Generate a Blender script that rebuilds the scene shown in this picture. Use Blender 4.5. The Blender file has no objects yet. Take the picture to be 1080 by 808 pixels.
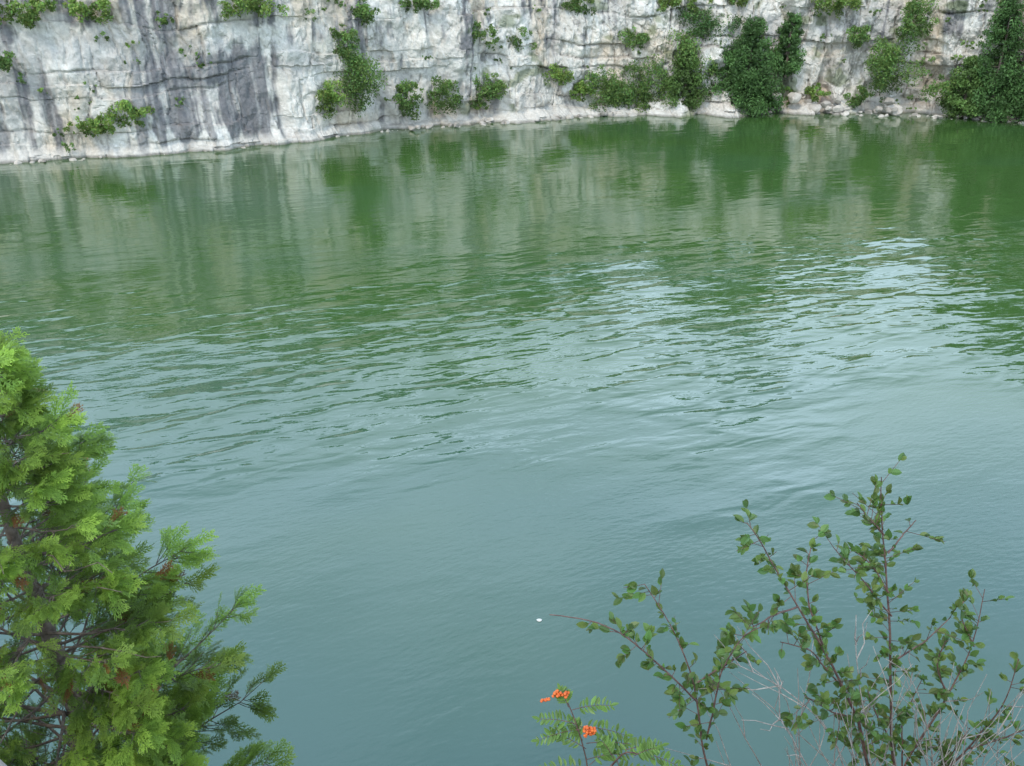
import bpy, math, numpy as np
rng=np.random.default_rng(11)
S=bpy.context.scene
S.view_settings.view_transform='Standard'; S.view_settings.look='None'; S.view_settings.exposure=0

# ------------------------------------------------------------ helpers
def hsh(ix,iy,iz,seed):
    h=(ix.astype(np.int64)*374761393+iy.astype(np.int64)*668265263+iz.astype(np.int64)*2147483647+seed*974634777)&0xffffffff
    h=((h^(h>>13))*1274126177)&0xffffffff
    h=((h^(h>>16))*2246822519)&0xffffffff
    h=h^(h>>15)
    return (h&0xffffff)/float(0xffffff)
def vn(x,y,seed=0,z=None):
    x=np.asarray(x,float);y=np.asarray(y,float)
    x,y=np.broadcast_arrays(x,y)
    z=np.zeros_like(x) if z is None else np.broadcast_to(z,x.shape)
    ix=np.floor(x);iy=np.floor(y);iz=np.floor(z)
    fx=x-ix;fy=y-iy;fz=z-iz
    fx=fx*fx*(3-2*fx);fy=fy*fy*(3-2*fy);fz=fz*fz*(3-2*fz)
    r=0
    for a in (0,1):
        for b in (0,1):
            for c in (0,1):
                w=(fx if a else 1-fx)*(fy if b else 1-fy)*(fz if c else 1-fz)
                r=r+w*hsh(ix+a,iy+b,iz+c,seed)
    return r*2-1
def fbm(x,y,seed=0,o=4):
    r=0;a=1;t=0
    for i in range(o):
        r=r+a*vn(x*2**i,y*2**i,seed+i*17);t+=a;a*=.5
    return r/t*1.6
def sstep(a,b,x):
    t=np.clip((x-a)/(b-a),0,1);return t*t*(3-2*t)
def mk(name,V,F,mat,col=None,smooth=False,parent=None):
    V=np.asarray(V,np.float32);F=np.asarray(F,np.int32)
    me=bpy.data.meshes.new(name)
    n=F.shape[1]
    me.vertices.add(len(V));me.vertices.foreach_set('co',V.ravel())
    me.loops.add(F.size);me.loops.foreach_set('vertex_index',F.ravel())
    me.polygons.add(len(F));me.polygons.foreach_set('loop_start',np.arange(0,F.size,n,dtype=np.int32))
    me.polygons.foreach_set('loop_total',np.full(len(F),n,np.int32))
    me.polygons.foreach_set('use_smooth',np.full(len(F),smooth))
    me.update(calc_edges=True)
    if col is not None:
        ca=me.color_attributes.new('Col','FLOAT_COLOR','POINT')
        c=np.ones((len(V),4),np.float32);c[:,:3]=col
        ca.data.foreach_set('color',c.ravel())
    me.materials.append(mat)
    o=bpy.data.objects.new(name,me);S.collection.objects.link(o)
    if parent: o.parent=parent
    return o
def empty(name):
    o=bpy.data.objects.new(name,None);S.collection.objects.link(o);return o
def gridF(nr,nc):
    i=np.arange(nr-1)[:,None]*nc+np.arange(nc-1)[None]
    return np.stack([i,i+1,i+nc+1,i+nc],-1).reshape(-1,4)
def norm(v): return v/np.maximum(np.linalg.norm(v,axis=-1,keepdims=True),1e-9)

# ------------------------------------------------------------ materials
def newmat(name):
    m=bpy.data.materials.new(name);m.use_nodes=True;nt=m.node_tree
    for n in list(nt.nodes): nt.nodes.remove(n)
    return m,nt,nt.nodes,nt.links
def N(nt,t,**k):
    n=nt.nodes.new(t)
    for a,b in k.items(): setattr(n,a,b)
    return n
def foliage_mat(name,transl=.35,rough=.55,spec=.3):
    m,nt,ns,lk=newmat(name)
    out=N(nt,'ShaderNodeOutputMaterial');at=N(nt,'ShaderNodeVertexColor');at.layer_name='Col'
    pb=N(nt,'ShaderNodeBsdfPrincipled');pb.inputs['Roughness'].default_value=rough
    pb.inputs['Specular IOR Level'].default_value=spec
    lk.new(at.outputs[0],pb.inputs['Base Color'])
    if transl<=0:
        lk.new(pb.outputs[0],out.inputs[0]);return m
    tr=N(nt,'ShaderNodeBsdfTranslucent');mx=N(nt,'ShaderNodeMixShader');mx.inputs[0].default_value=transl
    hs=N(nt,'ShaderNodeHueSaturation');hs.inputs['Hue'].default_value=.485;hs.inputs['Value'].default_value=1.35
    lk.new(at.outputs[0],hs.inputs['Color']);lk.new(hs.outputs[0],tr.inputs['Color'])
    lk.new(pb.outputs[0],mx.inputs[1]);lk.new(tr.outputs[0],mx.inputs[2]);lk.new(mx.outputs[0],out.inputs[0])
    return m
def rock_mat(name):
    m,nt,ns,lk=newmat(name)
    out=N(nt,'ShaderNodeOutputMaterial');at=N(nt,'ShaderNodeVertexColor');at.layer_name='Col'
    pb=N(nt,'ShaderNodeBsdfPrincipled');pb.inputs['Roughness'].default_value=.9;pb.inputs['Specular IOR Level'].default_value=.15
    tc=N(nt,'ShaderNodeTexCoord')
    n1=N(nt,'ShaderNodeTexNoise');n1.inputs['Scale'].default_value=3.5;n1.inputs['Detail'].default_value=8;n1.inputs['Roughness'].default_value=.7
    lk.new(tc.outputs['Object'],n1.inputs['Vector'])
    mr=N(nt,'ShaderNodeMapRange');mr.inputs['From Min'].default_value=.3;mr.inputs['From Max'].default_value=.7
    mr.inputs['To Min'].default_value=.74;mr.inputs['To Max'].default_value=1.17
    lk.new(n1.outputs['Fac'],mr.inputs['Value'])
    mx=N(nt,'ShaderNodeMix',data_type='RGBA',blend_type='MULTIPLY');mx.inputs[0].default_value=1
    lk.new(at.outputs[0],mx.inputs[6]);lk.new(mr.outputs[0],mx.inputs[7]);lk.new(mx.outputs[2],pb.inputs['Base Color'])
    n2=N(nt,'ShaderNodeTexNoise');n2.inputs['Scale'].default_value=1.6;n2.inputs['Detail'].default_value=10;n2.inputs['Roughness'].default_value=.72
    lk.new(tc.outputs['Object'],n2.inputs['Vector'])
    bp=N(nt,'ShaderNodeBump');bp.inputs['Strength'].default_value=.6;bp.inputs['Distance'].default_value=.35
    lk.new(n2.outputs['Fac'],bp.inputs['Height']);lk.new(bp.outputs[0],pb.inputs['Normal']);lk.new(pb.outputs[0],out.inputs[0])
    return m
ROCK=rock_mat('limestone')
LEAF=foliage_mat('leaf_far',.0)
LEAFN=foliage_mat('leaf_cliff',.25)
CED=foliage_mat('cedar_foliage',.35,.5,.3)
SHL=foliage_mat('shrub_leaf',.35,.4,.4)
def simple(name,c1,c2,scale=20,rough=.8,bump=.01):
    m,nt,ns,lk=newmat(name)
    out=N(nt,'ShaderNodeOutputMaterial');pb=N(nt,'ShaderNodeBsdfPrincipled');pb.inputs['Roughness'].default_value=rough
    tc=N(nt,'ShaderNodeTexCoord');n1=N(nt,'ShaderNodeTexNoise');n1.inputs['Scale'].default_value=scale;n1.inputs['Detail'].default_value=6
    lk.new(tc.outputs['Object'],n1.inputs['Vector'])
    r=N(nt,'ShaderNodeValToRGB');r.color_ramp.elements[0].position=.35;r.color_ramp.elements[1].position=.65
    r.color_ramp.elements[0].color=(*c1,1);r.color_ramp.elements[1].color=(*c2,1)
    lk.new(n1.outputs['Fac'],r.inputs[0]);lk.new(r.outputs[0],pb.inputs['Base Color'])
    bp=N(nt,'ShaderNodeBump');bp.inputs['Distance'].default_value=bump;lk.new(n1.outputs['Fac'],bp.inputs['Height']);lk.new(bp.outputs[0],pb.inputs['Normal'])
    lk.new(pb.outputs[0],out.inputs[0]);return m
BARK=simple('bark',(.09,.065,.05),(.2,.16,.13),40,.9,.004)
TWIG=simple('twig_red_brown',(.07,.035,.03),(.15,.09,.07),60,.7,.001)
GREYTWIG=simple('twig_grey',(.2,.18,.16),(.38,.35,.32),60,.8,.001)
BERRY=simple('orange_berry',(.50,.08,.012),(.66,.15,.02),80,.5,.001)
DEB=simple('foam',(.55,.55,.52),(.7,.7,.66),30,.6,.003)

# water
def water_mat():
    m,nt,ns,lk=newmat('quarry_water')
    out=N(nt,'ShaderNodeOutputMaterial');tc=N(nt,'ShaderNodeTexCoord')
    def noise(sx,sy,rot,det,rough=.5,dist=0):
        m0=N(nt,'ShaderNodeMapping');m0.inputs['Rotation'].default_value=(0,0,-math.radians(rot))
        mp=N(nt,'ShaderNodeMapping');mp.inputs['Scale'].default_value=(sx,sy,1)
        n=N(nt,'ShaderNodeTexNoise');n.inputs['Scale'].default_value=1;n.inputs['Detail'].default_value=det;n.inputs['Roughness'].default_value=rough;n.inputs['Distortion'].default_value=dist
        lk.new(tc.outputs['Object'],m0.inputs[0]);lk.new(m0.outputs[0],mp.inputs[0]);lk.new(mp.outputs[0],n.inputs['Vector']);return n.outputs['Fac']
    def mr(v,a,b,c,d):
        x=N(nt,'ShaderNodeMapRange',interpolation_type='SMOOTHSTEP');
        for i,q in zip(('From Min','From Max','To Min','To Max'),(a,b,c,d)): x.inputs[i].default_value=q
        lk.new(v,x.inputs['Value']);return x.outputs[0]
    def mth(op,a,b):
        x=N(nt,'ShaderNodeMath',operation=op)
        for i,q in enumerate((a,b)):
            if isinstance(q,(int,float)): x.inputs[i].default_value=q
            else: lk.new(q,x.inputs[i])
        return x.outputs[0]
    sep=N(nt,'ShaderNodeSeparateXYZ');lk.new(tc.outputs['Object'],sep.inputs[0])
    Y=sep.outputs[1];X=sep.outputs[0]
    patch=noise(.06,.11,12,3)
    patch2=noise(.11,.22,25,2)
    patch3=noise(.16,.30,20,2)
    med=noise(.62,1.75,22,1.2,.35,.6)
    med2=noise(1.2,3.2,4,1.5,.4,.3)
    big=noise(.25,.7,14,1.,.4,.2)
    fine=noise(3.0,9.0,12,2,.5)
    fine2=noise(3.5,10,32,2,.5)
    Yw=mth('ADD',mth('SUBTRACT',Y,mth('MULTIPLY',X,.22)),mth('MULTIPLY',mth('SUBTRACT',patch2,.5),16.))
    far=mr(Yw,29,42,1,.22)
    band=mth('MULTIPLY',mth('MULTIPLY',mr(Yw,17,24,.10,1),mr(patch3,.38,.6,.35,1)),far)
    fb=mth('MULTIPLY',mth('MULTIPLY',mr(patch,.4,.62,1,.3),mr(Y,8,18,.8,1)),mr(Y,30,60,1,.6))
    h=mth('ADD',mth('MULTIPLY',mth('MULTIPLY',med,band),.095),mth('MULTIPLY',mth('MULTIPLY',fine,fb),.0052))
    h=mth('ADD',h,mth('MULTIPLY',mth('MULTIPLY',med2,mth('ADD',band,.06)),.020))
    h=mth('ADD',h,mth('MULTIPLY',mth('MULTIPLY',big,band),.035))
    h=mth('ADD',h,mth('MULTIPLY',mth('MULTIPLY',fine2,mr(Y,24,40,1,.4)),.0036))
    bp=N(nt,'ShaderNodeBump');bp.inputs['Strength'].default_value=1;bp.inputs['Distance'].default_value=1
    lk.new(h,bp.inputs['Height'])
    # body colour: algae green, with sky-reflection teal painted in toward the near side
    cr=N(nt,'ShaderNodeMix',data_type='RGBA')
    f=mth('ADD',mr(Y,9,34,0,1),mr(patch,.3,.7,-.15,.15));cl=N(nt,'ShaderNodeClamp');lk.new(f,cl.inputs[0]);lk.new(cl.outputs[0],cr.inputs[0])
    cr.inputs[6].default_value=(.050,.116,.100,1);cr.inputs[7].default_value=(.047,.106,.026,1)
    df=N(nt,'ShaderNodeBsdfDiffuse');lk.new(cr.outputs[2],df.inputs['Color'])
    gl=N(nt,'ShaderNodeBsdfGlossy');gl.inputs['Roughness'].default_value=.01;gl.inputs['Color'].default_value=(1,1,1,1)
    lk.new(bp.outputs[0],gl.inputs['Normal'])
    fr=N(nt,'ShaderNodeFresnel');fr.inputs['IOR'].default_value=1.72;lk.new(bp.outputs[0],fr.inputs['Normal'])
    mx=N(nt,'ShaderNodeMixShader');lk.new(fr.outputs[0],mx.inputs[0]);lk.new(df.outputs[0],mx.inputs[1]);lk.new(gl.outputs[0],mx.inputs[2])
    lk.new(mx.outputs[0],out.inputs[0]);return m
WATER=water_mat()
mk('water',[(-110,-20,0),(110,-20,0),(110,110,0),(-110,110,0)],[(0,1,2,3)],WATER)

# ------------------------------------------------------------ cliff
ctrl=np.array([(-88,-40),(-84,-10),(-78,18),(-68,38),(-50,52.5),(-33.8,59.2),(-25.5,62.1),(-16.8,66.7),(-10.45,71.6),(-1.6,76.6),(4.95,79.7),(13.55,82),(26.25,82),(34.1,80.3),(42.9,76.6),(58,68),(74,50),(82,20),(85,-10),(88,-40)],float)
L=np.r_[0,np.cumsum(np.linalg.norm(np.diff(ctrl,axis=0),axis=1))]
sd=np.arange(0,L[-1],.5)
px=np.interp(sd,L,ctrl[:,0]);py=np.interp(sd,L,ctrl[:,1])
ker=np.hanning(13);ker/=ker.sum()
pxs=np.convolve(np.pad(px,6,'edge'),ker,'valid');pys=np.convolve(np.pad(py,6,'edge'),ker,'valid')
s0=np.interp(-40,px,sd);s1=np.interp(50,px[:int(len(px)*.8)],sd[:int(len(px)*.8)])
s=np.r_[np.arange(0,s0,.7),np.arange(s0,s1,.10),np.arange(s1,L[-1]-.5,.7)]
cx=np.interp(s,sd,pxs);cy=np.interp(s,sd,pys)
tx=np.gradient(cx,s);ty=np.gradient(cy,s);l=np.hypot(tx,ty);tx/=l;ty/=l
nx,ny=ty,-tx
H=13+.7*fbm(s*.08,s*0,3)
zs=np.r_[np.arange(-1.5,10.2,.09),np.linspace(10.3,13,14)]
SS,ZZ=np.meshgrid(s,zs)
XX=np.broadcast_to(cx,SS.shape)
top=sstep(10,13,ZZ)
Zr=ZZ+top*(H-13)[None]
rough=np.interp(XX,[-40,-16,0,12,45],[.6,.7,1.0,1.35,1.5])
wz=fbm(SS*.18,ZZ*.25,21,4);wx=fbm(SS*.22,ZZ*.22,22,4)
zw=ZZ+.55*wz;sw=SS+.7*wx
beds=np.cumsum(np.r_[-4,rng.uniform(.6,2.6,18)])
bi=np.searchsorted(beds,zw)
bw=rng.uniform(1.4,4.5,60)[bi];bo=rng.uniform(0,5,60)[bi]
su=(sw+bo)/bw
bk=hsh(np.floor(su),bi.astype(float),bi*0.,77)
fu=su-np.floor(su)
joint=np.minimum(fu,1-fu)*bw
db=np.minimum(np.abs(zw-beds[np.clip(bi,0,18)]),np.abs(zw-beds[np.clip(bi-1,0,18)]))
jm=sstep(.0,.5,fbm(SS*.4,ZZ*.4,31,3));bm_=sstep(.05,.6,fbm(SS*.22,ZZ*.5,32,3))
rid=1-np.abs(fbm(sw*.75,zw*.22,33,4));rid2=1-np.abs(fbm(sw*1.3,zw*.5,34,3))
D=rough*(1.0*fbm(SS*.09,ZZ*.05,1,3)+.75*fbm(SS*.36,ZZ*.16,2,4)+.62*(bk-.5)+.24*fbm(SS*1.3,ZZ*1.1,5,5)-.16*sstep(.86,1,rid)-.10*sstep(.85,1,rid2))
D-=rough*(.14*jm*np.exp(-(joint/.10)**2)+.16*bm_*np.exp(-(db/.10)**2))
ch=vn(SS*.45+.5*vn(SS*.2,ZZ*.3,8),ZZ*.06,9);D-=.8*rough*sstep(.5,.85,ch)
D+=sstep(.75,0,ZZ+.25*fbm(SS*.8,ZZ*0,12))*(.55+.25*fbm(SS*.7,SS*0,13))
tal=np.interp(XX,[-5,6,14,40],[0,.7,1.2,1.0])*(.7+.5*fbm(SS*.25,SS*0,14))
D+=np.clip(1.9*np.clip(tal,0,2)-np.maximum(ZZ,0),0,3)*1.1
D-=top*.6
PX=cx+nx*D;PY=cy+ny*D
# colour
base=np.ones(SS.shape+(3,))*np.array([.61,.575,.515])
v=fbm(SS*.5,ZZ*.5,40,5)
base*= (1+.14*v)[...,None]
base*= (1+.18*(hsh(np.floor(su),bi.astype(float),bi*0.,99)-.5))[...,None]
def mixc(m,c):
    global base
    m=np.clip(m,0,1)[...,None];base=base*(1-m)+np.array(c)*m
mixc(sstep(-.1,.5,fbm(SS*.3,ZZ*.45,41,4))*.65,(.73,.71,.66))
tanm=sstep(.1,.6,fbm(SS*.35,ZZ*.2,42,4))*.55+.6*sstep(.0,.5,fbm(SS*.9,ZZ*.14,43,3))*sstep(-20,-24,XX)*sstep(1.5,5,ZZ)
mixc(tanm,(.56,.45,.32))
mixc(sstep(2.6,.6,ZZ)*sstep(14,22,XX)*.6*sstep(-.3,.4,fbm(SS*.6,ZZ*.8,44)),(.52,.38,.27))
mixc(sstep(.05,.6,fbm(SS*.3+.5*wx,ZZ*.3,55,5))*.5*np.interp(XX,[-20,-10,5,20],[.9,.6,.9,1]),(.34,.325,.31))
# dark seep stain : broken vertical curtains
warp=SS+.25*fbm(SS*.5,ZZ*.3,50)
st=fbm(warp*1.9,ZZ*.06,51,5);st2=fbm(warp*.40,ZZ*.09,52,4);bl=fbm(SS*.55,ZZ*.8,53,5);bl2=fbm(SS*.28,ZZ*.33,54,4)
reg=np.interp(XX,[-60,-34,-30,-28.5,-26,-25,-17.4,-16.4,-4,-2.5,1.5,3,12,18,50],[.3,.42,.30,.02,.08,.84,.84,-.28,-.36,.15,.08,-.3,-.22,-.28,-.28])
lo=sstep(7.2,5.6,ZZ+.9*bl)*sstep(.1,1.6,ZZ+.7*st)
m=reg*(.08+.92*lo)+.62*st+.38*st2+.30*bl+.2*bl2
m=m+np.where(XX<-16.6,.36*sstep(7.2,8.6,ZZ+.9*bl),0)
dk=sstep(.24,.64,m)
mixc(dk*.84,(.12,.12,.132))
mixc(sstep(.3,.7,m)*sstep(-.1,.5,fbm(warp*3.4,ZZ*.08,58,3))*.5,(.44,.425,.40))
mixc(jm*np.exp(-(joint/.07)**2)*.5+bm_*np.exp(-(db/.07)**2)*.45+.12*sstep(.93,1,rid),(.19,.17,.15))
mixc(sstep(.9,.25,ZZ+.15*bl)*.75,(.62,.58,.52))
mixc(sstep(.20,.05,ZZ)*.8,(.17,.16,.13))
mixc(sstep(.42,.72,fbm(SS*.5,ZZ*.8,57,4))*.6*sstep(-20,0,XX),(.10,.14,.04))
V=np.stack([PX,PY,Zr],-1)
C=base
for off,dz in ((1.2,.25),(4,.5),(12,.6),(40,1),(120,2),(420,3)):
    q=np.stack([cx-nx*off,cy-ny*off,H+dz+.3*fbm(cx*.2,cy*.2,60)],-1)
    V=np.concatenate([V,q[None]]);C=np.concatenate([C,np.ones((1,len(s),3))*np.array([.06,.09,.03])])
nr,nc=V.shape[:2]
mk('quarry_cliff',V.reshape(-1,3),gridF(nr,nc)[:,::-1],ROCK,np.clip(C.reshape(-1,3),.02,.8))

def wallY(x): return float(np.interp(x,pxs[:int(len(pxs)*.8)],pys[:int(len(pys)*.8)]))
# ------------------------------------------------------------ near rim
xs=np.r_[-100,-60,-30,-12,np.arange(-8,8.01,.12),12,30,60,100]
prof=np.array([(-300,13),(-60,11.6),(-20,10.9),(-6,10.55),(-2,10.42),(0,10.4),(.5,10.4),(.85,10.4),(1.05,10.37),(1.2,10.1),(1.35,9.85),(1.6,9.45),(1.85,9.1),(2.1,8.85),(2.4,8.5),(2.7,8.2),(3.0,7.95),(3.3,7.8),(3.5,7.5),(3.6,6.8),(3.8,5.5),(3.7,4),(4.0,2.4),(4.1,1),(4.6,.1),(4.9,-2)])
GX,GI=np.meshgrid(xs,np.arange(len(prof)))
PYn=prof[GI,0];PZn=prof[GI,1]
nrz=fbm(GX*1.3,PYn*1.3+PZn*.9,70,4)
act=sstep(.6,1.2,PYn)
bump=.40*np.exp(-((GX+1.16)/.22)**2)*sstep(.7,1.05,PYn)*sstep(10.0,10.3,PZn)
VY=PYn+act*.12*nrz*np.where(PYn>2.4,3,1)+bump;VZ=PZn+.05*nrz*(PYn<60)
colr=np.array([.26,.25,.235])*(1+.25*nrz)[...,None]
gm=sstep(.2,-.6,PYn+.4*nrz)[...,None];colr=colr*(1-gm)+np.array([.07,.09,.035])*gm
mk('near_rim_ground',np.stack([GX,VY,VZ],-1).reshape(-1,3),gridF(*GX.shape),ROCK,np.clip(colr.reshape(-1,3),.02,.6))

# ------------------------------------------------------------ leaf cloud foliage
def quads(Cn,ax,up,ln,wd):
    a=ax*ln[:,None]/2;b=up*wd[:,None]/2
    return np.stack([Cn-a,Cn-b*1.0+a*.1,Cn+a,Cn+b+a*.1],1).reshape(-1,3)
def rdir(n):
    return norm(rng.normal(size=(n,3)))
class Cloud:
    def __init__(s): s.V=[];s.C=[]
    def leaves(s,Cn,ln,wd,col,updroop=None):
        n=len(Cn);a=rdir(n)
        if updroop is not None: a=norm(a*.8+updroop)
        b=norm(np.cross(a,rdir(n)))
        s.V.append(quads(Cn,a,b,np.full(n,ln)*rng.uniform(.6,1.4,n),np.full(n,wd)*rng.uniform(.6,1.3,n)))
        s.C.append(np.repeat(col,4,0))
    def bush(s,c,r,n,leaf,col,clumps=None):
        c=np.array(c,float);r=np.array(r,float)
        k=clumps or int(14+9*r.max())
        d=rdir(k);rad=rng.uniform(.2,1.1,k)**.8
        cc=c+d*r*rad[:,None]; rr=rng.uniform(.13,.42,k)*min(r[0],r[2])*1.0
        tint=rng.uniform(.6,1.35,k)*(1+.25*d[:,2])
        w=rr**1.8;ids=rng.choice(k,n,p=w/w.sum())
        dd=rdir(n);dd[:,2]=np.where(rng.random(n)<.3,np.abs(dd[:,2]),dd[:,2])
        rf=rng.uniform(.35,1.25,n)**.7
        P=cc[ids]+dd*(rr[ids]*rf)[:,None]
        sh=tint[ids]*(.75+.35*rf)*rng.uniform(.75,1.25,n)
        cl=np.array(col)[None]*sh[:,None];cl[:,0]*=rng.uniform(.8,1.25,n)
        s.leaves(P,leaf,leaf*.6,cl,np.array([0,0,.3]))
    def conifer(s,base,h,R,n,leaf,col):
        base=np.array(base,float);k=int(h*16)
        t=rng.random(k)**1.1;th=rng.uniform(0,2*np.pi,k)
        r=R*(1-t)**.5*np.minimum(1,(t+.12)*5)*rng.uniform(.5,1.05,k)
        cc=base+np.stack([np.cos(th)*r,np.sin(th)*r,t*h*.98],-1)
        rr=(.16+.18*(1-t))*R*rng.uniform(.6,1.1,k)
        tint=rng.uniform(.55,1.4,k);w=rr**1.6;ids=rng.choice(k,n,p=w/w.sum())
        dd=rdir(n);rf=rng.uniform(.2,1.15,n)**.6
        P=cc[ids]+dd*(rr[ids]*rf)[:,None]*np.array([1,1,.9])
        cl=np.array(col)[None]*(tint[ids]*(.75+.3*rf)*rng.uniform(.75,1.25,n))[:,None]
        s.leaves(P,leaf,leaf*.45,cl,np.array([0,0,.5]))
    def build(s,name,mat,parent=None):
        V=np.concatenate(s.V);C=np.concatenate(s.C)
        return mk(name,V,np.arange(len(V)).reshape(-1,4),mat,C,parent=parent)
def tube(pts,rad,sides=6):
    pts=np.array(pts,float);n=len(pts);T=norm(np.gradient(pts,axis=0))
    ref=np.array([0.13,.9,.2]);U=norm(np.cross(T,ref));W=np.cross(T,U)
    a=np.linspace(0,2*np.pi,sides,endpoint=False)
    rad=np.broadcast_to(rad,(n,))
    V=pts[:,None]+rad[:,None,None]*(np.cos(a)[None,:,None]*U[:,None]+np.sin(a)[None,:,None]*W[:,None])
    F=[]
    for i in range(n-1):
        for j in range(sides):
            k=(j+1)%sides;F.append((i*sides+j,i*sides+k,(i+1)*sides+k,(i+1)*sides+j))
    return V.reshape(-1,3),np.array(F)
class Tubes:
    def __init__(s): s.V=[];s.F=[];s.n=0
    def add(s,pts,rad,sides=6):
        V,F=tube(pts,rad,sides);s.V.append(V);s.F.append(F+s.n);s.n+=len(V)
    def build(s,name,mat,parent=None): return mk(name,np.concatenate(s.V),np.concatenate(s.F),mat,smooth=True,parent=parent)

BR=(.15,.24,.055);MD=(.11,.19,.05);DKG=(.07,.14,.042);CEDG=(.085,.17,.05)
bushes=[((-30.4,60.6,9.4),(2.2,.9,.9),BR),((-26.9,61.6,9.3),(1.6,.8,.8),BR),((-26.0,61.8,2.9),(2.0,.6,.9),BR),((-28,61.3,2.2),(1.5,.5,.6),BR),
((-18.3,65.9,9.3),(2.6,.9,.9),BR),((-12.0,70.3,4.0),(2.2,.9,2.5),MD),((-12.3,70.2,6.5),(1.0,.7,1.6),MD),((-13.6,69.2,2.8),(1.0,.7,1.3),BR),
((-8.1,73,2.5),(1.0,.7,1.5),MD),((-5.6,74.4,2.3),(1.2,.7,1.3),MD),((-2.3,76.2,2.5),(1.6,.8,1.3),MD),((-3,75.8,6.8),(2.0,.6,.8),MD),((.75,77.7,6.2),(1.0,.6,.9),MD),
((3.9,79.2,3.3),(1.0,.7,.9),BR),((5.9,80,1.9),(1.0,.7,.8),BR),((7.9,80.3,2.0),(2.2,1.1,1.7),MD),((12,81,2.1),(3.2,1.6,2.3),MD),((9.6,80.6,1.2),(2.4,1.2,1.2),MD),((15.6,81.5,4.0),(2.3,1.3,2.8),MD),
((16.6,81.9,7.2),(2.4,1.1,1.6),DKG),((27.2,81.9,9.0),(2.3,.9,1.0),BR),((32.1,80.5,3.5),(2.4,1,2.2),MD),((33.7,80.4,7.3),(1.6,.9,1.9),MD),
((29.4,81.4,6.4),(.9,.6,1.1),MD),((10.4,81.2,6),(1.2,.6,1.0),MD),((-10.8,71.3,8.6),(1.0,.6,.8),MD),((14.2,82,9),(2.2,.8,.8),BR),((-32,59.8,6.4),(.7,.4,.5),MD),
((26.7,81.3,1.6),(.9,.6,.7),BR),((36.9,79.2,1.9),(1.5,1,1.6),MD),((22.6,80.8,.9),(1.6,.8,.7),MD),((30,80.8,1.4),(1.2,.8,.7),MD),((5.6,79.9,8.9),(1.3,.6,.7),MD),((-7,73.9,9.2),(1.4,.6,.6),MD),((19,81.5,9.4),(1.6,.8,.8),BR)]
for i,(c,r,col) in enumerate(bushes):
    b=Cloud();c=(c[0],wallY(c[0])-.75,c[2]);r=(r[0]*1.08,r[1]*1.1,r[2]*1.08)
    n=int(850*r[0]*r[2]+500)
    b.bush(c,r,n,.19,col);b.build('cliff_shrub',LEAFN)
tf=Cloud()
for i in range(260):
    x=rng.uniform(-16,44) if rng.random()<.9 else rng.uniform(-34,-20);z=rng.uniform(.5,10)
    if vn(np.array(x*.25),np.array(z*.3),91)<-.1: continue
    y=wallY(x)-.45;r=rng.uniform(.12,.55)
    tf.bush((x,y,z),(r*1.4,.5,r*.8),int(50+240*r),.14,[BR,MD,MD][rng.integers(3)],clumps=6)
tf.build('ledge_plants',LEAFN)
def cedar(x,y,z,h,R,n,col=CEDG,leaf=.24):
    e=empty('cedar_tree');t=Tubes()
    t.add([(x,y,z-.3),(x+.05,y,z+h*.5),(x,y,z+h*.9)],np.array([.05*R+.06,.03*R+.03,.01]))
    for k in range(14):
        f=rng.uniform(.08,.8);a=rng.uniform(0,6.28);rr=R*(1-f)**.75*.7
        t.add([(x,y,z+h*f),(x+math.cos(a)*rr*.5,y+math.sin(a)*rr*.5,z+h*f+.05),(x+math.cos(a)*rr,y+math.sin(a)*rr,z+h*f+.25*rr)],np.array([.04,.025,.01]),5)
    t.build('trunk',BARK,e)
    c=Cloud();c.conifer((x,y,z),h,R,n,leaf,col)
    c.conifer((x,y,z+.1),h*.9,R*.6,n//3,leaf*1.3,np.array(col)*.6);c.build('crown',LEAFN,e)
cedar(20.3,80.2,.4,7.4,2.9,15000)
cedar(23.8,81.3,3.2,5.2,1.6,5000)
cedar(18.0,81.0,1.5,4.8,1.8,5000)
cedar(38.2,77.8,.4,4.6,1.9,6000,MD)
cedar(40.0,76.9,.4,10.0,2.5,12000)
cedar(43.2,75.3,.5,11,3.0,13000)
cedar(46.8,73.5,.5,10,3.0,8000)
cedar(15.0,80.4,.8,4.6,2.0,5000,MD)
# forest on plateau, far rim
fo=Cloud();ft=Tubes()
tops=[(-80,17),(-50,17),(-36,16.5),(-30,17.2),(-22,18),(-12,20.6),(-3.4,22),(4,21.5),(8,20),(11.5,17.4),(13.3,17.0),(16,20),(19.5,23.5),(24,22),(29,19.0),(33,15.5),(36.5,13.2),(39,14.2),(43,19.5),(46.5,23),(52,21),(80,19)]
tx_,th_=zip(*tops)
x=-74.
while x<72:
    zt=np.interp(x,tx_,th_)+rng.uniform(-1.3,.5);h=zt-12.8
    y=wallY(x)+rng.uniform(1.2,2.6)
    if h>2.5:
        if rng.random()<.4: fo.conifer((x,y,12.8),h,min(.32*h,2.4),1500,.5,DKG)
        else:
            fo.bush((x,y,12.8+h*.58),(max(1.6,.3*h),max(1.6,.3*h),h*.44),1500,.5,DKG,clumps=16)
        ft.add([(x,y,12.5),(x+.1,y,12.8+h*.5),(x,y,12.8+h*.9)],np.array([.16,.1,.03]),5)
        fo.bush((x,y+3.5,12.8+h*.4),(2.2,2,h*.42),900,.6,DKG,clumps=8)
        fo.bush((x+.8,y-.6,13.6),(1.6,1.0,1.0),400,.35,MD,clumps=8)
    else:
        fo.bush((x,y,12.9),(1.5,1.2,max(.8,h)),600,.35,MD,clumps=8)
    x+=rng.uniform(1.4,2.2)
e=empty('forest');fo.build('crowns',LEAF,e);ft.build('trunks',BARK,e)
import bmesh
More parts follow.
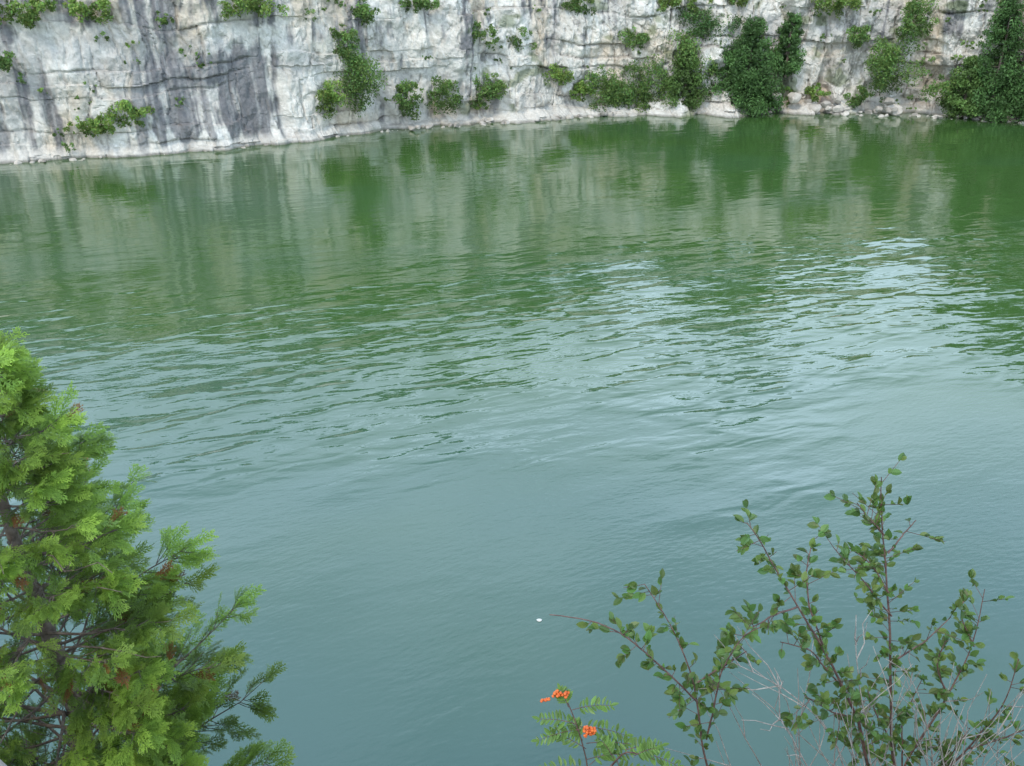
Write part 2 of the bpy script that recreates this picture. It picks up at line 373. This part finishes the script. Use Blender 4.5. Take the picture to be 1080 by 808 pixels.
def boulders(name,lst):
    VV=[];FF=[];CC=[];n0=0
    for (x,y,z,r) in lst:
        bm=bmesh.new();bmesh.ops.create_icosphere(bm,subdivisions=3,radius=1)
        v=np.array([q.co[:] for q in bm.verts]);f=np.array([[w.index for w in q.verts] for q in bm.faces]);bm.free()
        for k in range(9):
            d=rdir(1)[0];c=rng.uniform(.45,.85);dd=v@d;v=v-np.clip(dd-c,0,9)[:,None]*d
        v=v*(1+.05*fbm(v[:,0]*3+x,v[:,1]*3+v[:,2],4))[:,None]
        v=v*np.array([1.25,.9,.75])*r
        a=rng.uniform(0,6.28);R=np.array([[math.cos(a),-math.sin(a),0],[math.sin(a),math.cos(a),0],[0,0,1]]);v=v@R.T+np.array([x,y,z])
        VV.append(v);FF.append(f+n0);n0+=len(v);CC.append(np.ones((len(v),3))*np.array([.54,.49,.43])*rng.uniform(.6,1.1))
    mk(name,np.concatenate(VV),np.concatenate(FF),ROCK,np.concatenate(CC))
bl=[]
for i in range(150):
    x=rng.uniform(-8,46);bl.append((x,wallY(x)-rng.uniform(.7,2.2),rng.uniform(-.1,.3),rng.uniform(.10,.36)))
for i in range(18):
    x=rng.uniform(23,33);bl.append((x,wallY(x)-rng.uniform(.9,1.8),rng.uniform(.4,1.4),rng.uniform(.3,.75)))
for i in range(40):
    x=rng.uniform(-33,-8);bl.append((x,wallY(x)-rng.uniform(.5,.9),rng.uniform(-.1,.1),rng.uniform(.1,.25)))
boulders('boulder_rubble',bl)

# ------------------------------------------------------------ foreground cedar
rng=np.random.default_rng(23)
def make_spray(seed):
    r=np.random.default_rng(seed);Q=[];T=[]
    def rib(p,d,l,w,t0,t1,bend=0.):
        pr=np.array([-d[1],d[0]]);q=p+d*l
        z0=r.normal()*.002;z1=z0-.05*l
        Q.append([[*(p-pr*w*.5),z0],[*(q-pr*w*.32),z1],[*(q+pr*w*.32),z1],[*(p+pr*w*.5),z0]]);T.append([t0,t1,t1,t0]);return q
    def rot(d,a): return np.array([d[0]*math.cos(a)-d[1]*math.sin(a),d[0]*math.sin(a)+d[1]*math.cos(a)])
    p=np.zeros(2);d=np.array([1.,0]);n=8;Lm=.125
    for i in range(n):
        d=rot(d,r.normal()*.08);q=rib(p,d,Lm/n,.0042,.1+.6*i/n,.1+.6*(i+1)/n)
        if i>0:
            for sgn in ((1,-1)):
                bl=.062*math.sin(math.pi*(.18+.72*i/n))*r.uniform(.8,1.2);m=3
                bd=rot(d,sgn*r.uniform(.6,.85));bp=p.copy()+d*r.uniform(0,.008)
                for j in range(m):
                    bd=rot(bd,-sgn*.08+r.normal()*.05)
                    bq=rib(bp,bd,bl/m,.0040,.35+.5*j/m,.45+.5*(j+1)/m)
                    for s2 in ((1,-1)):
                        if r.random()<.85: rib(bp,rot(bd,s2*r.uniform(.5,.75)),bl*.36*r.uniform(.7,1.2)*(1-.15*j),.0038,.5+.3*j/m,1.)
                    bp=bq
        p=q
    return np.array(Q),np.array(T)
SPR=[make_spray(i) for i in range(6)]
ce=empty('cedar_tree');tb=Tubes();CV=[];CC=[]
ax0=np.array([-1.98,2.92,7.9]);ax1=np.array([-1.97,2.9,10.86])
tb.add([ax0,ax0+(ax1-ax0)*.35+[.04,.03,0],ax0+(ax1-ax0)*.7,ax1],np.array([.05,.04,.022,.004]),8)
zp=[7.9,8.3,8.6,9.1,9.5,9.8,10.1,10.4,10.9];rp=[.38,.66,.79,.81,.69,.54,.40,.27,.07]
def spray_at(p,d,nrm,sc,tint,brown=False):
    Q,T=SPR[rng.integers(6)]
    d=norm(d);nrm=norm(nrm-d*np.dot(nrm,d));b=np.cross(nrm,d)
    M=np.stack([d,b,nrm])
    q=(Q.reshape(-1,3)*sc*np.array([1,1,1.3]))
    q[:,2]-=.9*q[:,0]**2/sc*.8
    CV.append(q@M+p)
    t=T.reshape(-1,1)
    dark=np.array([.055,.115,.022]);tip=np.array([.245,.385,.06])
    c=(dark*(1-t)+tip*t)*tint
    if brown: c=np.array([.26,.12,.035])*(.6+.5*t)*tint
    CC.append(c)
nb=150
for i in range(nb):
    f=(i+.5)/nb;z=8.1+2.64*f**.92
    R=np.interp(z,zp,rp)*rng.uniform(.62,1.08)
    if rng.random()<.08: R*=1.18
    a=i*2.39996+rng.normal()*.3
    base=ax0+(ax1-ax0)*((z-7.9)/2.96)-np.array([0,0,R*.25])
    dirh=np.array([math.cos(a),math.sin(a),0])
    K=8;pts=[];drp=rng.uniform(.12,.36)
    for k in range(K):
        u=k/(K-1);pts.append(base+dirh*R*u+np.array([0,0,R*(.05*u+drp*u*u)])+rng.normal(size=3)*.008*u)
    pts=np.array(pts);tb.add(pts,np.linspace(.003+.008*R,.0012,K),5)
    lat=np.cross(dirh,[0,0,1.])
    ns=int(5+20*R)
    btint=rng.uniform(.65,1.3)
    for j in range(ns):
        u=rng.uniform(.20,1.0)**.8
        pp=np.array([np.interp(u,np.linspace(0,1,K),pts[:,q]) for q in range(3)])
        sg=1 if rng.random()<.5 else -1
        sl=R*.42*(1.05-u)*rng.uniform(.5,1.1)+.035
        sdv=norm(dirh*rng.uniform(.5,1.1)+lat*sg*rng.uniform(.5,1.1)+np.array([0,0,rng.uniform(-.2,.5)]))
        tipp=pp+sdv*sl
        tb.add([pp,pp+sdv*sl*.5+[0,0,-.004],tipp],np.array([.0024,.0018,.0012]),3)
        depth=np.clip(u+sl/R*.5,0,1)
        for q in range(3):
            v=[.35,.7,1.][q];p0=pp+sdv*sl*v
            dd=norm(sdv+lat*rng.normal()*.45+dirh*.3+rng.normal(size=3)*.35+[0,0,.05])
            nn=norm(rng.normal(size=3)*.7+np.array([0,-.35,1.])*.9+lat*rng.normal()*.4)
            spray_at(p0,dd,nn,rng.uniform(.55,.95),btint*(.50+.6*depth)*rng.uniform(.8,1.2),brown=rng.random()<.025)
    spray_at(pts[-1],dirh+[0,0,.3],np.array([0,-.3,1.])+lat*.4,.95,btint*1.15)
for q in range(14):
    a=rng.uniform(0,6.28);spray_at(ax1-[0,0,.03*q],np.array([math.cos(a)*.5,math.sin(a)*.5,1.1]),rdir(1)[0],.8,1.1)
V=np.concatenate(CV);C=np.concatenate(CC)
mk('foliage',V,np.arange(len(V)).reshape(-1,4),CED,C,parent=ce)
for i in range(26):
    a=rng.uniform(-2.6,.2);z=rng.uniform(9.2,10.6);R=np.interp(z,zp,rp)*1.05
    p=np.array([-1.97,2.9,z]);d=np.array([math.cos(a),math.sin(a),.35])
    pts=[p+d*R*u+rng.normal(size=3)*.012 for u in np.linspace(.2,1.05,6)]
    tb.add(pts,np.linspace(.005,.0012,6),4)
tb.build('trunk_and_branches',BARK,ce)

# ------------------------------------------------------------ foreground buckthorn shrub
stems={
'A':[(1.35,2.1,9.0),(1.35,2.1,9.32),(1.26,2.12,9.66),(1.2,2.15,10.0),(1.15,2.17,10.26),(1.11,2.2,10.46),(1.08,2.2,10.60),(1.07,2.2,10.66)],
'B':[(1.3,2.08,9.0),(1.24,2.05,9.39),(1.06,2.0,9.91),(.91,1.98,10.19),(.79,1.95,10.39),(.71,1.95,10.52),(.66,1.95,10.62),(.62,1.95,10.67)],
'B2':[(.79,1.95,10.39),(.71,1.9,10.4),(.64,1.87,10.38)],
'H':[(.91,1.98,10.19),(.84,2.0,10.35),(.82,2.02,10.46),(.84,2.05,10.55)],
'C':[(1.34,2.1,9.2),(1.3,2.12,9.57),(1.44,2.2,9.81),(1.51,2.25,9.98),(1.53,2.3,10.17)],
'D':[(1.35,2.1,9.2),(1.35,2.1,9.42),(1.48,2.1,9.68),(1.56,2.1,9.89),(1.57,2.12,10.05)],
'E':[(.95,1.95,9.15),(.68,1.9,9.54),(.57,1.9,9.9),(.53,1.92,10.14),(.465,1.95,10.31),(.378,2.0,10.43)],
'E2':[(.544,1.9,10.07),(.414,1.85,10.25),(.287,1.82,10.40),(.183,1.8,10.47),(.09,1.8,10.48)],
'E3':[(.57,1.9,9.94),(.57,1.85,10.24),(.61,1.82,10.40),(.645,1.8,10.44)],
'I1':[(1.17,2.16,10.18),(1.01,2.1,10.39),(.92,2.08,10.49)],
'I2':[(1.125,2.18,10.40),(1.185,2.22,10.45),(1.21,2.22,10.49)],
'I3':[(1.2,2.15,10.0),(1.31,2.2,10.05),(1.39,2.22,10.13)],
'I4':[(1.115,2.2,10.45),(1.03,2.17,10.54),(.98,2.15,10.60)],
'I5':[(1.06,2.0,9.91),(.93,1.95,10.0),(.84,1.93,10.08)],
'I6':[(1.26,2.12,9.66),(1.15,2.05,9.85),(1.08,2.03,10.0)],
'I7':[(1.44,2.2,9.81),(1.37,2.2,9.95),(1.38,2.2,10.05)],
'I8':[(1.48,2.1,9.68),(1.6,2.1,9.74),(1.7,2.1,9.8)],
'I9':[(1.3,2.12,9.57),(1.45,2.05,9.62),(1.6,2.0,9.66)],
'J1':[(1.35,2.1,9.42),(1.42,2.1,9.6),(1.46,2.08,9.8)],
'J3':[(.98,2.0,10.05),(.86,1.96,10.22),(.76,1.94,10.27)],
'J4':[(.53,1.92,10.14),(.60,1.92,10.2),(.65,1.9,10.28)],
'J5':[(1.15,2.17,10.26),(1.08,2.2,10.36),(1.0,2.2,10.42)],
'J6':[(1.51,2.25,9.98),(1.45,2.25,10.08),(1.43,2.25,10.16)],
'J2':[(1.3,2.12,9.57),(1.28,2.15,9.75),(1.33,2.18,9.9)]}
grey={
'G1':[(1.2,2.02,9.1),(1.11,2.0,9.50),(.977,1.95,9.85),(.852,1.92,10.05),(.694,1.9,10.18),(.58,1.88,10.25)],
'G2':[(1.2,2.02,9.1),(1.185,2.0,9.5),(1.075,1.97,9.9),(.986,1.95,10.22),(.97,1.95,10.35)],
'G3':[(1.4,2.1,9.1),(1.455,2.1,9.37),(1.376,2.1,9.68),(1.285,2.1,9.92),(1.213,2.1,10.04)],
'G4':[(1.1,1.95,9.2),(.995,1.9,9.62),(.863,1.88,9.89),(.749,1.85,10.07),(.658,1.85,10.16)]}
sh=empty('buckthorn_shrub');tw=Tubes();gt=Tubes();LV=[];LC=[]
def resample(p,n):
    p=np.array(p,float);d=np.r_[0,np.cumsum(np.linalg.norm(np.diff(p,axis=0),axis=1))]
    u=np.linspace(0,d[-1],n);q=np.stack([np.interp(u,d,p[:,i]) for i in range(3)],-1)
    for _ in range(2): q[1:-1]=(q[:-2]+2*q[1:-1]+q[2:])/4
    return q,d[-1]
def leaf(p,d,nrm,ln,wd,col,store):
    d=norm(d);nrm=norm(nrm-d*np.dot(nrm,d));b=np.cross(nrm,d);fold=rng.uniform(.15,.4)*wd;cu=rng.uniform(-.1,.2)*ln
    us=[0,.22,.5,.78,1.0];ws=[.05,.75,1.,.72,.04]
    c=[p+d*ln*u-nrm*cu*u*u for u in us]
    for i in range(4):
        for sg in (1,-1):
            a0=c[i]+b*sg*wd*.5*ws[i]+nrm*fold*ws[i];a1=c[i+1]+b*sg*wd*.5*ws[i+1]+nrm*fold*ws[i+1]
            store[0].append(np.array([c[i],c[i+1],a1,a0]));store[1].append(np.tile(col*(1.0 if sg>0 else .9),(4,1)))
LS=(LV,LC)
def leafcol(k=1.):
    c=np.array([.085,.155,.038])*rng.uniform(.65,1.5)*k;c[0]*=rng.uniform(.8,1.3);return c
for key,pts in stems.items():
    q,Ln=resample(pts,max(8,int(len(pts)*5)))
    q=q+np.cumsum(rng.normal(size=q.shape)*.0009,0)
    r0=.0080 if key in 'AB' else (.0055 if key in 'CDE' else .0030)
    tw.add(q,np.linspace(r0,.0014,len(q)),6)
    zmin=9.4
    step=.0090;u=.12 if len(key)==1 else .03
    while u<Ln:
        f=u/Ln;i=min(int(f*(len(q)-1)),len(q)-2);w=f*(len(q)-1)-i;p=q[i]*(1-w)+q[i+1]*w;T=norm(q[i+1]-q[i])
        u+=step*rng.uniform(.5,1.5)
        if p[2]<zmin: continue
        if rng.random()<(.42 if key!='E2' else .35+.6*(p[0]<.27)): continue
        o=norm(np.cross(T,rdir(1)[0]));sp=rng.uniform(.004,.035) if rng.random()<.7 else rng.uniform(.04,.11)
        pe=p+(o+T*.5)*sp
        tw.add([p,(p+pe)/2,pe],np.array([.0012,.001,.0008]),3)
        m=rng.integers(1,4) if sp<.04 else rng.integers(5,9)
        for k in range(m):
            pk=p+(pe-p)*rng.uniform(.3,1.);dd=norm(o*.8+T*rng.uniform(.1,.9)+rdir(1)[0]*.7)
            ln=rng.uniform(.018,.036);leaf(pk,dd,norm(rdir(1)[0]*.6+[0,-.35,.9]),ln,ln*rng.uniform(.5,.68),leafcol(),LS)
for key,pts in grey.items():
    q,Ln=resample(pts,24);q=q+np.cumsum(rng.normal(size=q.shape)*.002,0)
    gt.add(q,np.linspace(.0045,.0012,24),5)
    for k in range(12):
        i=rng.integers(6,23);o=norm(norm(q[i]-q[i-1])+rdir(1)[0]*.8);l=rng.uniform(.06,.26)
        a=[q[i]+o*l*t+rng.normal(size=3)*.004 for t in (0,.33,.66,1)];gt.add(a,np.linspace(.0022,.0009,4),4)
for k in range(60):
    b=np.array([rng.uniform(.85,1.6),rng.uniform(1.9,2.15),9.3]);o=np.array([rng.uniform(-.6,.4),rng.uniform(-.15,.15),1.])
    l=rng.uniform(.35,.85);a=[b+o*l*t+rng.normal(size=3)*.012 for t in np.linspace(0,1,7)];gt.add(a,np.linspace(.0032,.0010,7),4)
    j=rng.integers(3,6);o2=norm(o+rdir(1)[0]*.7);l2=rng.uniform(.08,.25);gt.add([a[j],a[j]+o2*l2*.5+rng.normal(size=3)*.01,a[j]+o2*l2],np.linspace(.002,.0009,3),4)
tw.build('stems',TWIG,sh);gt.build('bare_twigs',GREYTWIG,sh)
V=np.concatenate(LV);C=np.concatenate(LC);mk('leaves',V,np.arange(len(V)).reshape(-1,4),SHL,C,parent=sh)

# ------------------------------------------------------------ mountain ash sapling with orange berries
ma=empty('mountain_ash_sapling');mt=Tubes();ML=([],[])
K1=[(.3,1.6,9.4),(.20,1.7,9.75),(.221,1.72,9.96),(.183,1.75,10.14),(.141,1.77,10.24)]
K2=[(.221,1.72,9.96),(.30,1.70,10.12),(.369,1.66,10.13)]
for kp in (K1,K2):
    q,_=resample(kp,14);mt.add(q,np.linspace(.004,.0015,14),5)
def frond(p,d,L_,nrm,lc=(.14,.25,.06)):
    d=norm(np.array(d,float));nrm=np.array(nrm,float);b=norm(np.cross(nrm,d));n=11
    pts=[np.array(p)+d*L_*u+np.array([0,0,-.25*L_*u*u]) for u in np.linspace(0,1,n)]
    mt.add(pts,np.linspace(.0014,.0006,n),4)
    for i in range(2,n):
        for sg in (1,-1):
            ln=.027*math.sin(math.pi*(.25+.6*i/n))*rng.uniform(.75,1.15)
            leaf(pts[i],b*sg+d*.5+rng.normal(size=3)*.16,nrm+rng.normal(size=3)*.3,ln,ln*.38,np.array(lc)*rng.uniform(.7,1.3),ML)
    leaf(pts[-1],d,nrm,.024,.009,np.array(lc),ML)
for p,d,l in [((.20,1.74,10.08),(-.6,.1,.45),.12),((.183,1.75,10.14),(-.9,0,-.1),.11),((.21,1.73,10.02),(-.8,0,.15),.13),((.16,1.76,10.2),(.7,0,.3),.11),
    ((.20,1.73,10.05),(.8,0,.35),.13),((.26,1.71,10.04),(.9,-.1,.1),.14),((.30,1.70,10.12),(.7,0,.3),.10),((.34,1.68,10.13),(.9,0,-.2),.10),((.22,1.72,9.98),(-.7,-.1,-.2),.13),
    ((.23,1.72,9.97),(.2,-.3,.9),.12),((.28,1.7,10.08),(.2,-.2,-.6),.10),((.21,1.7,9.92),(-.6,-.2,.3),.13),((.25,1.7,9.92),(.9,-.2,.2),.15),((.32,1.68,10.12),(.5,-.2,.7),.09),
    ((.19,1.75,10.1),(-.3,.1,.8),.09),((.24,1.7,10.0),(.6,-.3,.5),.12),((.22,1.68,9.98),(-.3,-.4,.2),.11),((.18,1.75,10.15),(.8,.1,-.1),.13),((.2,1.74,10.1),(.9,.1,.05),.15),
    ((.15,1.76,10.21),(-.2,.1,.6),.07),((.17,1.75,10.16),(-.8,.1,.25),.10),((.21,1.73,10.03),(.7,.2,.6),.13),((.27,1.7,10.09),(-.3,.1,.6),.09)]:
    frond(p,d,l,(rng.normal()*.35,-.55,.8))
mt.build('stems',TWIG,ma);V=np.concatenate(ML[0]);mk('leaflets',V,np.arange(len(V)).reshape(-1,4),SHL,np.concatenate(ML[1]),parent=ma)
def berries(c,spread,n,name='berry_cluster'):
    VV=[];FF=[];k0=0
    for i in range(n):
        bm=bmesh.new();bmesh.ops.create_icosphere(bm,subdivisions=2,radius=.0044*rng.uniform(.8,1.1))
        v=np.array([q.co[:] for q in bm.verts])*[1,1,.9]+np.array(c)+rng.uniform(-1.5,1.5,size=3)*np.array(spread);f=np.array([[w.index for w in q.verts] for q in bm.faces]);bm.free()
        VV.append(v);FF.append(f+k0);k0+=len(v)
    mk(name,np.concatenate(VV),np.concatenate(FF),BERRY,smooth=True,parent=ma)
berries((.128,1.76,10.257),(.014,.005,.004),26)
berries((.088,1.76,10.236),(.007,.004,.003),9)
berries((.206,1.73,10.155),(.010,.006,.008),36)
bm=bmesh.new();bmesh.ops.create_icosphere(bm,subdivisions=2,radius=.045)
for v in bm.verts: v.co.z*=.35;v.co.x*=1.2+.2*math.sin(v.co.y*60)
me=bpy.data.meshes.new('floating_debris');bm.to_mesh(me);bm.free();me.materials.append(DEB)
o=bpy.data.objects.new('floating_debris',me);o.location=(.55,14.1,.010);S.collection.objects.link(o)

# ------------------------------------------------------------ light: hazy bright cloud, whiter toward the horizon
el,ro=math.radians(48),math.radians(205)
w=bpy.data.worlds.new('World');S.world=w;w.use_nodes=True;nt=w.node_tree
for n in list(nt.nodes): nt.nodes.remove(n)
out=N(nt,'ShaderNodeOutputWorld');sk=N(nt,'ShaderNodeTexSky');sk.sky_type='NISHITA';sk.sun_disc=False
sk.sun_elevation=el;sk.sun_rotation=ro;sk.air_density=1.2;sk.dust_density=1.5
b1=N(nt,'ShaderNodeBackground');b1.inputs[1].default_value=.15;nt.links.new(sk.outputs[0],b1.inputs[0])
b2=N(nt,'ShaderNodeBackground');b2.inputs[0].default_value=(.64,.81,1,1)
tc=N(nt,'ShaderNodeTexCoord');mp=N(nt,'ShaderNodeMapping');mp.inputs['Scale'].default_value=(1,1,2.2)
sp=N(nt,'ShaderNodeSeparateXYZ');nt.links.new(tc.outputs['Generated'],sp.inputs[0])
me_=N(nt,'ShaderNodeMapRange',interpolation_type='SMOOTHSTEP')
for k_,v_ in (('From Min',.27),('From Max',.75),('To Min',4.6),('To Max',1.8)): me_.inputs[k_].default_value=v_
nt.links.new(sp.outputs[2],me_.inputs['Value']);nt.links.new(me_.outputs[0],b2.inputs[1])
nz=N(nt,'ShaderNodeTexNoise');nz.inputs['Scale'].default_value=2.2;nz.inputs['Detail'].default_value=6
nt.links.new(tc.outputs['Generated'],mp.inputs[0]);nt.links.new(mp.outputs[0],nz.inputs['Vector'])
mr=N(nt,'ShaderNodeMapRange');mr.inputs['From Min'].default_value=.35;mr.inputs['From Max'].default_value=.65;mr.inputs['To Min'].default_value=.42;mr.inputs['To Max'].default_value=.85
nt.links.new(nz.outputs['Fac'],mr.inputs['Value'])
mx=N(nt,'ShaderNodeMixShader');nt.links.new(mr.outputs[0],mx.inputs[0]);nt.links.new(b1.outputs[0],mx.inputs[1]);nt.links.new(b2.outputs[0],mx.inputs[2]);nt.links.new(mx.outputs[0],out.inputs[0])
sl=bpy.data.lights.new('sun','SUN');sl.energy=1.9;sl.angle=math.radians(12);sl.color=(1,.92,.80)
so=bpy.data.objects.new('sun',sl);S.collection.objects.link(so)
from mathutils import Vector
d=Vector((math.sin(ro)*math.cos(el),math.cos(ro)*math.cos(el),math.sin(el)))
so.rotation_euler=d.to_track_quat('Z','Y').to_euler();so.location=(0,-30,60)
# ------------------------------------------------------------ camera
cam=bpy.data.cameras.new('camera');cam.sensor_width=36;cam.lens=31.17;cam.clip_end=2000;cam.clip_start=.05
co=bpy.data.objects.new('camera',cam);S.collection.objects.link(co);co.location=(0,0,12);co.rotation_euler=(math.radians(90-25.4),0,0)
S.camera=co
